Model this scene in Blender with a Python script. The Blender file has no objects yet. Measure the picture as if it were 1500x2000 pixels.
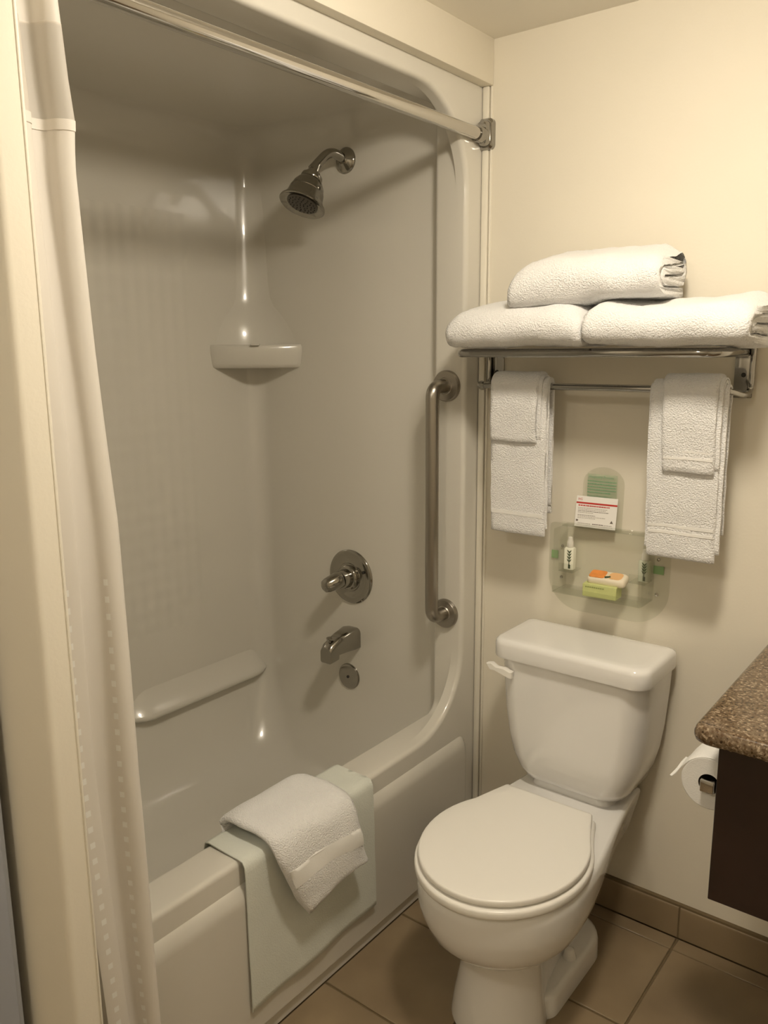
import bpy, bmesh, math, random
from mathutils import Vector, Matrix, noise
from mathutils.geometry import tessellate_polygon

random.seed(7)
SC = bpy.context.scene
COL = SC.collection
PI = math.pi

# ------------------------------------------------------------------ camera
CAM_POS = Vector((1.128, -1.8542, 1.4259))
YAW, PITCH, ROLL, FPX = 0.6621, 0.1959, -0.0073, 1608.48
fwd = Vector((-math.sin(YAW) * math.cos(PITCH), math.cos(YAW) * math.cos(PITCH), -math.sin(PITCH)))
rgt = Vector((math.cos(YAW), math.sin(YAW), 0.0))
upv = rgt.cross(fwd)
r2 = rgt * math.cos(ROLL) + upv * math.sin(ROLL)
u2 = upv * math.cos(ROLL) - rgt * math.sin(ROLL)
cam_data = bpy.data.cameras.new('camera')
cam = bpy.data.objects.new('camera', cam_data)
COL.objects.link(cam)
cam_data.sensor_fit = 'HORIZONTAL'
cam_data.sensor_width = 36.0
cam_data.lens = FPX * 36.0 / 1500.0
cam_data.clip_start = 0.02
M3 = Matrix((r2, u2, -fwd)).transposed()
cam.matrix_world = Matrix.Translation(CAM_POS) @ M3.to_4x4()
SC.camera = cam

# ------------------------------------------------------------------ world, exposure
world = bpy.data.worlds.new('world')
SC.world = world
world.use_nodes = True
world.node_tree.nodes['Background'].inputs[0].default_value = (0.5, 0.6, 0.8, 1)
world.node_tree.nodes['Background'].inputs[1].default_value = 0.02
vs = SC.view_settings
vs.view_transform = 'Standard'
vs.look = 'None'
vs.gamma = 1.0
vs.use_curve_mapping = False
vs.exposure = 0.0
SC.cycles.transparent_max_bounces = 24

LAMPS = [(0.74, -0.86, 138.0), (0.50, -2.28, 62.0)]      # ceiling lamps: x, y, emission strength
CEIL_COL = (1.0, 0.89, 0.725)

# ------------------------------------------------------------------ helpers
def mesh_obj(name, verts, faces, mat, parent=None, smooth=True, angle=40):
    me = bpy.data.meshes.new(name)
    me.from_pydata([tuple(v) for v in verts], [], [tuple(f) for f in faces])
    bm = bmesh.new(); bm.from_mesh(me)
    bmesh.ops.remove_doubles(bm, verts=bm.verts, dist=1e-6)
    bmesh.ops.recalc_face_normals(bm, faces=bm.faces)
    lim = math.radians(angle)
    for f in bm.faces: f.smooth = smooth
    for e in bm.edges:
        if len(e.link_faces) == 2:
            e.smooth = e.calc_face_angle(0.0) < lim
    bm.to_mesh(me); bm.free()
    o = bpy.data.objects.new(name, me)
    COL.objects.link(o)
    if mat is not None:
        me.materials.append(mat)
    if parent is not None:
        o.parent = parent
        o.matrix_parent_inverse = parent.matrix_world.inverted()
    return o

def empty(name, loc=(0, 0, 0)):
    o = bpy.data.objects.new(name, None)
    o.location = loc
    o.empty_display_size = 0.05
    COL.objects.link(o)
    o.matrix_world = Matrix.Translation(loc)
    return o

def tag(o, label, cat, group=None):
    o['label'] = label; o['category'] = cat
    if group: o['group'] = group
    return o

def thing(name, label, cat, loc=(0, 0, 0), group=None):
    return tag(empty(name, loc), label, cat, group)

def struct(o, label=None):
    o['kind'] = 'structure'
    if label: o['label'] = label
    return o

class MB:
    """collects several closed shapes into one mesh"""
    def __init__(s): s.v = []; s.f = []
    def add(s, vf):
        v, f = vf; n = len(s.v)
        s.v += [Vector(p) for p in v]; s.f += [tuple(i + n for i in q) for q in f]
        return s
    def xf(s, m):
        s.v = [m @ p for p in s.v]; return s
    def build(s, name, mat, parent=None, smooth=True, angle=40):
        return mesh_obj(name, s.v, s.f, mat, parent, smooth, angle)

def box(x0, x1, y0, y1, z0, z1, bev=0.0, seg=2):
    bm = bmesh.new()
    bmesh.ops.create_cube(bm, size=1.0)
    for v in bm.verts:
        v.co = Vector(((x0 + x1) / 2 + v.co.x * (x1 - x0), (y0 + y1) / 2 + v.co.y * (y1 - y0), (z0 + z1) / 2 + v.co.z * (z1 - z0)))
    if bev > 0:
        bmesh.ops.bevel(bm, geom=list(bm.edges), offset=bev, segments=seg, profile=0.5, affect='EDGES')
    bm.verts.ensure_lookup_table()
    v = [p.co.copy() for p in bm.verts]; f = [[q.index for q in fc.verts] for fc in bm.faces]
    bm.free()
    return v, f

def loft(rings, closed=True, cap0=True, cap1=True):
    n = len(rings[0]); v = []; f = []
    for r in rings: v += [Vector(p) for p in r]
    m = n if closed else n - 1
    for i in range(len(rings) - 1):
        for j in range(m):
            a = i * n + j; b = i * n + (j + 1) % n
            f.append((a, b, b + n, a + n))
    if closed:
        for flag, k in ((cap0, 0), (cap1, len(rings) - 1)):
            if flag:
                tri = tessellate_polygon([[Vector(p) for p in rings[k]]])
                f += [tuple(k * n + i for i in t) for t in tri]
    return v, f

def tube(path, r, n=12, caps=True):
    P = [Vector(p) for p in path]
    rr = r if isinstance(r, (list, tuple)) else [r] * len(P)
    rings = []; nrm = None
    for i, p in enumerate(P):
        t = (P[min(i + 1, len(P) - 1)] - P[max(i - 1, 0)]).normalized()
        if nrm is None:
            a = Vector((0, 0, 1)) if abs(t.z) < 0.9 else Vector((1, 0, 0))
            nrm = (a - t * a.dot(t)).normalized()
        else:
            nrm = (nrm - t * nrm.dot(t)).normalized()
        b = t.cross(nrm)
        rings.append([p + (nrm * math.cos(2 * PI * k / n) + b * math.sin(2 * PI * k / n)) * rr[i] for k in range(n)])
    return loft(rings, True, caps, caps)

def lathe(profile, origin, axis, n=32):
    """profile: list of (r, t) along the axis"""
    o = Vector(origin); t = Vector(axis).normalized()
    a = Vector((0, 0, 1)) if abs(t.z) < 0.9 else Vector((1, 0, 0))
    u = (a - t * a.dot(t)).normalized(); w = t.cross(u)
    rings = [[o + t * h + (u * math.cos(2 * PI * k / n) + w * math.sin(2 * PI * k / n)) * max(r, 1e-5) for k in range(n)] for r, h in profile]
    return loft(rings)

def arc_path(pts, r, n=6):
    """round the inner corners of a 3-D polyline"""
    P = [Vector(p) for p in pts]; out = [P[0]]
    for i in range(1, len(P) - 1):
        a = (P[i - 1] - P[i]); b = (P[i + 1] - P[i])
        d = min(r, a.length * 0.49, b.length * 0.49)
        A = P[i] + a.normalized() * d; B = P[i] + b.normalized() * d
        for k in range(n + 1):
            s = k / n
            out.append(A.lerp(P[i], s).lerp(P[i].lerp(B, s), s))
    out.append(P[-1])
    return out

def rrect(a0, a1, b0, b1, r, n=8):
    """rounded rectangle in 2-D, counter-clockwise"""
    rs = r if isinstance(r, (list, tuple)) else [r] * 4   # corners: a1b0, a1b1, a0b1, a0b0
    out = []
    for (ca, cb, sa, sb, st), q in zip(((a1, b0, -1, 1, -PI / 2), (a1, b1, -1, -1, 0), (a0, b1, 1, -1, PI / 2), (a0, b0, 1, 1, PI)), rs):
        q = max(q, 1e-5)
        for k in range(n + 1):
            t = st + PI / 2 * k / n
            out.append((ca + sa * q + q * math.cos(t), cb + sb * q + q * math.sin(t)))
    return out

def face_with_hole(outer, inner):
    tri = tessellate_polygon([[Vector(p) for p in outer], [Vector(p) for p in inner]])
    v = [Vector(p) for p in outer] + [Vector(p) for p in inner]
    return v, [tuple(t) for t in tri]

def extrude_poly(poly3, vec):
    a = [Vector(p) for p in poly3]; d = Vector(vec)
    return loft([a, [p + d for p in a]])

def text_vf(body, size, align='LEFT', ext=0.00015):
    cu = bpy.data.curves.new('t', 'FONT')
    cu.body = body; cu.size = size; cu.align_x = align; cu.extrude = ext
    cu.resolution_u = 2
    o = bpy.data.objects.new('t', cu); COL.objects.link(o)
    bpy.context.view_layer.update()
    me = o.to_mesh()
    v = [p.co.copy() for p in me.vertices]; f = [tuple(p.vertices) for p in me.polygons]
    o.to_mesh_clear()
    bpy.data.objects.remove(o); bpy.data.curves.remove(cu)
    return v, f

def lerp(a, b, t): return a + (b - a) * t

def interp(tab, x):
    """piecewise smooth table lookup; tab = [(x, (v...)), ...]"""
    for i in range(len(tab) - 1):
        if x <= tab[i + 1][0] or i == len(tab) - 2:
            t = (x - tab[i][0]) / (tab[i + 1][0] - tab[i][0])
            t = max(0, min(1, t))
            return [lerp(a, b, t) for a, b in zip(tab[i][1], tab[i + 1][1])]

# ------------------------------------------------------------------ materials
def new_mat(name):
    m = bpy.data.materials.new(name); m.use_nodes = True
    nt = m.node_tree
    return m, nt, nt.nodes['Principled BSDF']

def plain(name, col, rough=0.5, metal=0.0, coat=0.0, spec=0.5, bump=0.0, bscale=200.0, var=0.0, vscale=6.0, sheen=0.0, stretch=None, bdist=0.002):
    m, nt, b = new_mat(name)
    b.inputs['Base Color'].default_value = (*col, 1)
    b.inputs['Roughness'].default_value = rough
    b.inputs['Metallic'].default_value = metal
    b.inputs['Coat Weight'].default_value = coat
    b.inputs['Coat Roughness'].default_value = 0.06
    b.inputs['Specular IOR Level'].default_value = spec
    b.inputs['Sheen Weight'].default_value = sheen
    tc = nt.nodes.new('ShaderNodeTexCoord')
    if bump > 0:
        n = nt.nodes.new('ShaderNodeTexNoise'); n.inputs['Scale'].default_value = bscale
        n.inputs['Detail'].default_value = 4
        src = tc.outputs['Object']
        if stretch:
            mp = nt.nodes.new('ShaderNodeMapping'); mp.inputs['Scale'].default_value = stretch
            nt.links.new(src, mp.inputs[0]); src = mp.outputs[0]
        nt.links.new(src, n.inputs['Vector'])
        bp = nt.nodes.new('ShaderNodeBump'); bp.inputs['Strength'].default_value = bump
        bp.inputs['Distance'].default_value = bdist
        nt.links.new(n.outputs['Fac'], bp.inputs['Height'])
        nt.links.new(bp.outputs[0], b.inputs['Normal'])
    if var > 0:
        n = nt.nodes.new('ShaderNodeTexNoise'); n.inputs['Scale'].default_value = vscale
        n.inputs['Detail'].default_value = 3
        nt.links.new(tc.outputs['Object'], n.inputs['Vector'])
        mx = nt.nodes.new('ShaderNodeMix'); mx.data_type = 'RGBA'
        mx.inputs[6].default_value = (*[c * (1 - var) for c in col], 1)
        mx.inputs[7].default_value = (*[min(1, c * (1 + var)) for c in col], 1)
        nt.links.new(n.outputs['Fac'], mx.inputs[0])
        nt.links.new(mx.outputs[2], b.inputs['Base Color'])
    return m

M = {}
M['wall'] = plain('wall_paint', (0.78, 0.73, 0.62), 0.75, bump=0.12, bscale=160, var=0.02)
M['ceiling'] = plain('ceiling_paint', (0.86, 0.82, 0.73), 0.85, bump=0.1, bscale=120)
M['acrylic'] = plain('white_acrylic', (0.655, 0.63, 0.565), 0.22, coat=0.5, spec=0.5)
M['porcelain'] = plain('porcelain', (0.86, 0.85, 0.83), 0.12, coat=0.6)
M['seat'] = plain('seat_plastic', (0.86, 0.84, 0.79), 0.28)
M['chrome'] = plain('chrome', (0.58, 0.565, 0.54), 0.06, metal=1.0)
M['bathchrome'] = plain('satin_chrome', (0.36, 0.345, 0.31), 0.12, metal=1.0)
M['rackchrome'] = plain('rack_chrome', (0.38, 0.37, 0.35), 0.10, metal=1.0)
M['steel'] = plain('brushed_steel', (0.38, 0.355, 0.315), 0.28, metal=1.0, bump=0.15, bscale=40, stretch=(40, 40, 1))
M['dark'] = plain('dark_gap', (0.03, 0.028, 0.025), 0.6)
M['terry'] = plain('terry', (0.92, 0.915, 0.905), 0.95, bump=1.0, bscale=330, sheen=0.3, bdist=0.005)
M['woven'] = plain('woven_band', (0.87, 0.86, 0.83), 0.85, bump=0.4, bscale=900, sheen=0.1)
M['mat'] = plain('mat_fabric', (0.66, 0.68, 0.62), 0.95, bump=0.5, bscale=300, var=0.04, vscale=25)
M['grout'] = plain('grout', (0.16, 0.115, 0.06), 0.95, bump=0.3, bscale=300)
M['trim'] = plain('trim_paint', (0.80, 0.76, 0.66), 0.5)
M['wood'] = plain('dark_wood', (0.022, 0.010, 0.007), 0.38, coat=0.15, var=0.25, vscale=20, bump=0.05, bscale=30, stretch=(1, 1, 12))
M['paper'] = plain('tissue', (0.86, 0.85, 0.82), 0.95, bump=0.3, bscale=300)
M['card'] = plain('card_white', (0.86, 0.84, 0.80), 0.6)
M['red'] = plain('print_red', (0.50, 0.03, 0.02), 0.6)
M['ink'] = plain('print_grey', (0.16, 0.13, 0.11), 0.7)
M['greyink'] = plain('print_pale', (0.42, 0.38, 0.34), 0.7)
M['greentext'] = plain('print_green', (0.20, 0.38, 0.23), 0.7)
M['sticker'] = plain('green_sticker', (0.25, 0.40, 0.18), 0.6)
M['bottle'] = plain('bottle_cream', (0.82, 0.82, 0.68), 0.35)
M['cap'] = plain('bottle_cap', (0.72, 0.70, 0.62), 0.4)
M['leaf'] = plain('leaf_print', (0.05, 0.075, 0.03), 0.7)
M['soapgreen'] = plain('soap_box_green', (0.58, 0.62, 0.26), 0.55, var=0.10, vscale=90)
M['soaporange'] = plain('soap_print_orange', (0.78, 0.28, 0.06), 0.5, var=0.25, vscale=60)
M['soapcream'] = plain('soap_wrap_cream', (0.82, 0.74, 0.58), 0.5)
M['doordaylight'] = plain('door_grey_daylight_tint', (0.46, 0.50, 0.60), 0.5)  # door grey with bluish daylight mixed into the base colour
M['lampmetal'] = plain('lamp_rim', (0.7, 0.7, 0.7), 0.35, metal=1.0)

def tile_material():
    m, nt, b = new_mat('floor_tile')
    tc = nt.nodes.new('ShaderNodeTexCoord')
    n = nt.nodes.new('ShaderNodeTexNoise'); n.inputs['Scale'].default_value = 5; n.inputs['Detail'].default_value = 6
    n2 = nt.nodes.new('ShaderNodeTexNoise'); n2.inputs['Scale'].default_value = 60; n2.inputs['Detail'].default_value = 3
    g = nt.nodes.new('ShaderNodeNewGeometry')
    nt.links.new(g.outputs['Position'], n.inputs['Vector']); nt.links.new(g.outputs['Position'], n2.inputs['Vector'])
    cr = nt.nodes.new('ShaderNodeValToRGB')
    cr.color_ramp.elements[0].position = 0.3; cr.color_ramp.elements[0].color = (0.205, 0.15, 0.088, 1)
    cr.color_ramp.elements[1].position = 0.7; cr.color_ramp.elements[1].color = (0.285, 0.215, 0.13, 1)
    nt.links.new(n.outputs['Fac'], cr.inputs[0])
    mx = nt.nodes.new('ShaderNodeMix'); mx.data_type = 'RGBA'; mx.blend_type = 'OVERLAY'
    mx.inputs[0].default_value = 0.25
    nt.links.new(cr.outputs[0], mx.inputs[6]); nt.links.new(n2.outputs['Color'], mx.inputs[7])
    nt.links.new(cr.outputs[0], b.inputs['Base Color'])
    b.inputs['Roughness'].default_value = 0.42
    bp = nt.nodes.new('ShaderNodeBump'); bp.inputs['Strength'].default_value = 0.08; bp.inputs['Distance'].default_value = 0.002
    nt.links.new(n2.outputs['Fac'], bp.inputs['Height']); nt.links.new(bp.outputs[0], b.inputs['Normal'])
    return m
M['tile'] = tile_material()

def granite_material():
    m, nt, b = new_mat('granite')
    g = nt.nodes.new('ShaderNodeTexCoord')
    v = nt.nodes.new('ShaderNodeTexVoronoi'); v.inputs['Scale'].default_value = 260
    v.inputs['Randomness'].default_value = 1.0
    n = nt.nodes.new('ShaderNodeTexNoise'); n.inputs['Scale'].default_value = 180; n.inputs['Detail'].default_value = 5
    nt.links.new(g.outputs['Object'], v.inputs['Vector']); nt.links.new(g.outputs['Object'], n.inputs['Vector'])
    sp = nt.nodes.new('ShaderNodeSeparateColor'); nt.links.new(v.outputs['Color'], sp.inputs[0])
    ad = nt.nodes.new('ShaderNodeMath'); ad.operation = 'MULTIPLY_ADD'
    nt.links.new(n.outputs['Fac'], ad.inputs[0]); ad.inputs[1].default_value = 0.9
    sc = nt.nodes.new('ShaderNodeMath'); sc.operation = 'MULTIPLY'; sc.inputs[1].default_value = 0.5
    nt.links.new(sp.outputs[0], sc.inputs[0]); nt.links.new(sc.outputs[0], ad.inputs[2])
    cr = nt.nodes.new('ShaderNodeValToRGB'); e = cr.color_ramp.elements
    e[0].position = 0.40; e[0].color = (0.035, 0.020, 0.010, 1)
    e[1].position = 1.0; e[1].color = (0.42, 0.33, 0.23, 1)
    for p, c in ((0.52, (0.12, 0.07, 0.035, 1)), (0.62, (0.125, 0.086, 0.05, 1)), (0.80, (0.17, 0.122, 0.075, 1)), (0.92, (0.25, 0.18, 0.115, 1))):
        k = e.new(p); k.color = c
    nt.links.new(ad.outputs[0], cr.inputs[0]); nt.links.new(cr.outputs[0], b.inputs['Base Color'])
    b.inputs['Roughness'].default_value = 0.18
    return m
M['granite'] = granite_material()

def clear_material():
    m, nt, b = new_mat('clear_acrylic')
    out = nt.nodes['Material Output']
    tr = nt.nodes.new('ShaderNodeBsdfTransparent'); tr.inputs[0].default_value = (0.96, 0.965, 0.95, 1)
    gl = nt.nodes.new('ShaderNodeBsdfGlossy'); gl.inputs['Roughness'].default_value = 0.06
    lw = nt.nodes.new('ShaderNodeLayerWeight'); lw.inputs[0].default_value = 0.5
    pw = nt.nodes.new('ShaderNodeMath'); pw.operation = 'POWER'; pw.inputs[1].default_value = 4.0
    nt.links.new(lw.outputs['Facing'], pw.inputs[0])
    fr = nt.nodes.new('ShaderNodeMath'); fr.operation = 'MULTIPLY_ADD'; fr.inputs[1].default_value = 0.35; fr.inputs[2].default_value = 0.035
    nt.links.new(pw.outputs[0], fr.inputs[0])
    mx = nt.nodes.new('ShaderNodeMixShader')
    nt.links.new(fr.outputs[0], mx.inputs[0]); nt.links.new(tr.outputs[0], mx.inputs[1]); nt.links.new(gl.outputs[0], mx.inputs[2])
    nt.links.new(mx.outputs[0], out.inputs[0])
    return m
M['clear'] = clear_material()

def green_pane_material():
    m, nt, b = new_mat('tinted_print_pane')
    out = nt.nodes['Material Output']
    tr = nt.nodes.new('ShaderNodeBsdfTransparent')
    mx = nt.nodes.new('ShaderNodeMixShader'); mx.inputs[0].default_value = 0.22
    b.inputs['Base Color'].default_value = (0.46, 0.60, 0.38, 1)
    nt.links.new(tr.outputs[0], mx.inputs[1]); nt.links.new(b.outputs[0], mx.inputs[2])
    nt.links.new(mx.outputs[0], out.inputs[0])
    return m
M['greenpane'] = green_pane_material()

def curtain_material(name, transl, transp, dots):
    m, nt, b = new_mat(name)
    out = nt.nodes['Material Output']
    b.inputs['Base Color'].default_value = (0.90, 0.86, 0.80, 1)
    b.inputs['Roughness'].default_value = 0.55
    b.inputs['Sheen Weight'].default_value = 0.15
    tl = nt.nodes.new('ShaderNodeBsdfTranslucent'); tl.inputs[0].default_value = (0.90, 0.85, 0.78, 1)
    mx = nt.nodes.new('ShaderNodeMixShader'); mx.inputs[0].default_value = transl
    nt.links.new(b.outputs[0], mx.inputs[1]); nt.links.new(tl.outputs[0], mx.inputs[2])
    last = mx.outputs[0]
    if transp > 0:
        tr = nt.nodes.new('ShaderNodeBsdfTransparent')
        m2 = nt.nodes.new('ShaderNodeMixShader'); m2.inputs[0].default_value = transp
        nt.links.new(last, m2.inputs[1]); nt.links.new(tr.outputs[0], m2.inputs[2]); last = m2.outputs[0]
    nt.links.new(last, out.inputs[0])
    if dots:
        uv = nt.nodes.new('ShaderNodeUVMap'); uv.uv_map = 'cloth'
        sp = nt.nodes.new('ShaderNodeSeparateXYZ'); nt.links.new(uv.outputs[0], sp.inputs[0])
        def cell(sock, pitch, frac):
            d = nt.nodes.new('ShaderNodeMath'); d.operation = 'DIVIDE'; d.inputs[1].default_value = pitch
            nt.links.new(sock, d.inputs[0])
            fr = nt.nodes.new('ShaderNodeMath'); fr.operation = 'FRACT'; nt.links.new(d.outputs[0], fr.inputs[0])
            lt = nt.nodes.new('ShaderNodeMath'); lt.operation = 'LESS_THAN'; lt.inputs[1].default_value = frac
            nt.links.new(fr.outputs[0], lt.inputs[0]); return lt.outputs[0]
        a = cell(sp.outputs[0], 0.050, 0.17); c = cell(sp.outputs[1], 0.0275, 0.36)
        g = nt.nodes.new('ShaderNodeMath'); g.operation = 'LESS_THAN'; g.inputs[1].default_value = 1.10
        nt.links.new(sp.outputs[1], g.inputs[0])
        p = nt.nodes.new('ShaderNodeMath'); p.operation = 'MULTIPLY'; nt.links.new(a, p.inputs[0]); nt.links.new(c, p.inputs[1])
        q = nt.nodes.new('ShaderNodeMath'); q.operation = 'MULTIPLY'; nt.links.new(p.outputs[0], q.inputs[0]); nt.links.new(g.outputs[0], q.inputs[1])
        cm = nt.nodes.new('ShaderNodeMix'); cm.data_type = 'RGBA'
        cm.inputs[6].default_value = (0.83, 0.79, 0.73, 1); cm.inputs[7].default_value = (1.0, 1.0, 0.97, 1)
        nt.links.new(q.outputs[0], cm.inputs[0]); nt.links.new(cm.outputs[2], b.inputs['Base Color'])
    return m
M['curtain'] = curtain_material('curtain_cloth', 0.22, 0.0, True)
M['curtain_band'] = curtain_material('curtain_band_cloth', 0.25, 0.0, False)
M['sheer'] = curtain_material('curtain_sheer', 0.45, 0.16, False)

def shell_material():
    """white acrylic with the shallow moulded diamond relief of the long wall"""
    m = M['acrylic'].copy(); m.name = 'white_acrylic_relief'
    nt = m.node_tree; b = nt.nodes['Principled BSDF']
    g = nt.nodes.new('ShaderNodeNewGeometry')
    sp = nt.nodes.new('ShaderNodeSeparateXYZ'); nt.links.new(g.outputs['Position'], sp.inputs[0])
    def math_(op, a, bb):
        n = nt.nodes.new('ShaderNodeMath'); n.operation = op
        for k, s in enumerate((a, bb)):
            if s is None: continue
            if isinstance(s, (int, float)): n.inputs[k].default_value = s
            else: nt.links.new(s, n.inputs[k])
        return n.outputs[0]
    Y, Z, X = sp.outputs[1], sp.outputs[2], sp.outputs[0]
    s1 = math_('SINE', math_('MULTIPLY', math_('ADD', math_('MULTIPLY', Y, 1.15), Z), 68.0), None)
    s2 = math_('SINE', math_('MULTIPLY', math_('SUBTRACT', math_('MULTIPLY', Y, 1.15), Z), 68.0), None)
    h = math_('MULTIPLY', s1, s2)
    mask = math_('MULTIPLY', math_('LESS_THAN', X, -0.775), math_('LESS_THAN', Y, -0.28))
    mask = math_('MULTIPLY', mask, math_('MULTIPLY', math_('GREATER_THAN', Z, 0.62), math_('LESS_THAN', Z, 1.80)))
    bp = nt.nodes.new('ShaderNodeBump'); bp.inputs['Strength'].default_value = 0.5; bp.inputs['Distance'].default_value = 0.002
    nt.links.new(math_('MULTIPLY', h, mask), bp.inputs['Height'])
    nt.links.new(bp.outputs[0], b.inputs['Normal'])
    return m
M['shell'] = shell_material()

# ------------------------------------------------------------------ large structure
H = 2.146
XC = 0.027
TT, GX, YS, YB = 0.2932, 0.5967, -0.058, -0.0121
XR, YF, XL = 2.05, -2.75, -0.95

floor = struct(mesh_obj('floor', *box(XL, XR, YF, 0.0, -0.12, -0.004), M['grout']))
g = 0.0028
tile_cache = {}
def tile(x0, x1, y0, y1, z0=-0.006, z1=0.0, name='tile', parent=None, bev=0.0016):
    key = (round(x1 - x0, 4), round(y1 - y0, 4), round(z1 - z0, 4))
    cx, cy, cz = (x0 + x1) / 2, (y0 + y1) / 2, (z0 + z1) / 2
    if key not in tile_cache:
        o = mesh_obj(name, *box(-(x1 - x0) / 2, (x1 - x0) / 2, -(y1 - y0) / 2, (y1 - y0) / 2, -(z1 - z0) / 2, (z1 - z0) / 2, bev, 1), M['tile'], None)
        tile_cache[key] = o.data
    else:
        o = bpy.data.objects.new(name, tile_cache[key]); COL.objects.link(o)
    o.location = (cx, cy, cz)
    o.parent = parent
    return o
xs = [0.002]
k = GX - 2 * TT
while k < XR:
    if k > 0.03: xs.append(k)
    k += TT
xs.append(XR)
ys = [YB, YS]
while ys[-1] - TT > YF: ys.append(ys[-1] - TT)
for i in range(len(xs) - 1):
    for j in range(len(ys) - 1):
        gg = g if j > 0 else g * 0.8
        gy0 = 0.0011 if j in (0, 1) else g
        gyt = 0.0018 if j == 0 else (0.0011 if j == 1 else g)
        yt, yb_ = ys[j] - gyt, ys[j + 1] + (0.0011 if j == 0 else g)
        tile(xs[i] + g, xs[i + 1] - g, yb_, yt, parent=floor)
for i in range(4):                                       # tiles left of the tub line, before the doorway
    for j in range(5, len(ys) - 1):
        tile(xs[0] - (i + 1) * TT + g, xs[0] - i * TT - g, ys[j + 1] + g, ys[j] - g, parent=floor)

ceiling = struct(mesh_obj('ceiling', *box(XL, XR, YF, 0.1, H, H + 0.1), M['ceiling']))
wall_back = struct(mesh_obj('wall_back', *box(-0.0, XR, 0.0, 0.12, -0.1, H + 0.02), M['wall']))
wall_right = struct(mesh_obj('wall_right', *box(XR, XR + 0.1, YF, 0.12, -0.1, H + 0.02), M['wall']))
wall_front = struct(mesh_obj('wall_front', *box(XL, XR + 0.1, YF - 0.1, YF, -0.1, H + 0.02), M['wall']))
wall_hall = struct(mesh_obj('wall_hall', *box(XL - 0.1, XL, YF - 0.1, -1.29, -0.1, H + 0.02), M['wall']))
# header above the tub alcove, a little proud of the surround
wall_header = struct(mesh_obj('wall_header', *box(-0.10, XC, -1.27, 0.0, 2.043, H + 0.01, 0.004, 2), M['wall']))
# thin stub wall at the near end of the alcove with a rounded near edge
def stub():
    p = [(XL, -1.300), (0.090, -1.300)]
    for k in range(1, 7):
        t = -PI / 2 + PI / 2 * k / 6
        p.append((0.090 + 0.010 * math.cos(t), -1.290 + 0.010 * math.sin(t)))
    p += [(0.100, -1.259), (0.098, -1.257), (XL, -1.257)]
    return loft([[Vector((x, y, z)) for x, y in p] for z in (-0.1, H + 0.01)])
wall_left = struct(mesh_obj('wall_left', *stub(), M['wall'], angle=25))
mesh_obj('wall_left_bead', *box(0.0965, 0.1022, -1.2604, -1.2566, 0.0, H - 0.002, 0.0008, 1), M['trim'], wall_left)
wall_alcove = struct(mesh_obj('wall_alcove', *box(XL, -0.86, -1.29, 0.12, -0.1, H + 0.02), M['wall']))
wall_alcove_end = struct(mesh_obj('wall_alcove_end', *box(-0.87, 0.0, 0.02, 0.12, -0.1, H + 0.02), M['wall']))
# grey door leaf folded back against the stub wall; its blue cast is painted-in daylight
door = struct(mesh_obj('door_1', *box(-0.76, -0.0245, -1.3250, -1.3180, 0.012, 2.0, 0.001, 1), M['doordaylight']))
mesh_obj('door_panel', *box(-0.70, -0.10, -1.3275, -1.3245, 0.15, 0.9, 0.001, 1), M['doordaylight'], door)
mesh_obj('door_panel', *box(-0.70, -0.10, -1.3275, -1.3245, 1.02, 1.88, 0.001, 1), M['doordaylight'], door)
mesh_obj('door_stop', *box(-0.10, -0.08, -1.3185, -1.2995, 0.03, 0.05, 0.002, 1), M['trim'], door)

# trim strips between the surround flange and the wall
trim = struct(mesh_obj('trim_1', *box(0.0015, 0.0185, -0.010, 0.001, 0.0, 2.043, 0.003, 2), M['trim']))
mesh_obj('trim_bead', *box(0.0205, 0.0265, -0.005, 0.001, 0.0, 2.043, 0.002, 2), M['trim'], trim)

# tile baseboard on the back wall
base = struct(mesh_obj('baseboard_back', *box(0.03, XR, -0.0105, 0.0, 0.0, 0.090), M['grout']))
bx = [0.032] + [x for x in xs[1:-1]] + [XR]
for i in range(len(bx) - 1):
    x0, x1 = bx[i] + 0.0022, bx[i + 1] - 0.0022
    prof = [(-0.0035, 0.0025), (-0.0125, 0.0025), (-0.0125, 0.078)]
    for k in range(1, 6):
        t = PI / 2 * k / 5
        prof.append((-0.0065 - 0.006 * math.cos(t), 0.079 + 0.0075 * math.sin(t)))
    prof.append((-0.0035, 0.0868))
    mesh_obj('base_tile', *loft([[Vector((x, y, z)) for y, z in prof] for x in (x0, x1)]), M['tile'], base)

# ------------------------------------------------------------------ lamp
def ceiling_lamp(x, y, power, label):
    t = thing('ceiling_light', label, 'lamp', (x, y, H), 'ceiling lamps')
    prof = [(0.001, 0.0), (0.105, 0.0), (0.108, 0.006), (0.106, 0.014), (0.098, 0.016), (0.096, 0.008), (0.001, 0.008)]
    mesh_obj('rim', *lathe(prof, (x, y, H), (0, 0, -1), 40), M['lampmetal'], t)
    m, nt, b = new_mat('lamp_diffuser')
    b.inputs['Emission Color'].default_value = (*CEIL_COL, 1)
    b.inputs['Emission Strength'].default_value = power
    mesh_obj('diffuser', *lathe([(0.001, 0.009), (0.094, 0.009), (0.093, 0.040), (0.086, 0.056), (0.070, 0.068), (0.045, 0.074), (0.001, 0.076)], (x, y, H), (0, 0, -1), 32), m, t)
ceiling_lamp(*LAMPS[0], 'round ceiling lamp over the toilet')
ceiling_lamp(*LAMPS[1], 'round ceiling lamp by the entrance')

# ------------------------------------------------------------------ tub and shower surround
YE = -0.035          # valve wall
YW = -1.240          # far end wall
XB = -0.80           # long wall
OY0, OY1, OZ0, OZ1 = -1.228, -0.072, 0.434, 2.003
RV = -0.095          # depth of the reveal
sur = thing('tub_shower_unit', 'one piece white moulded bathtub and shower surround in alcove', 'bathtub', (-0.4, -0.65, 0.0))

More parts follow.
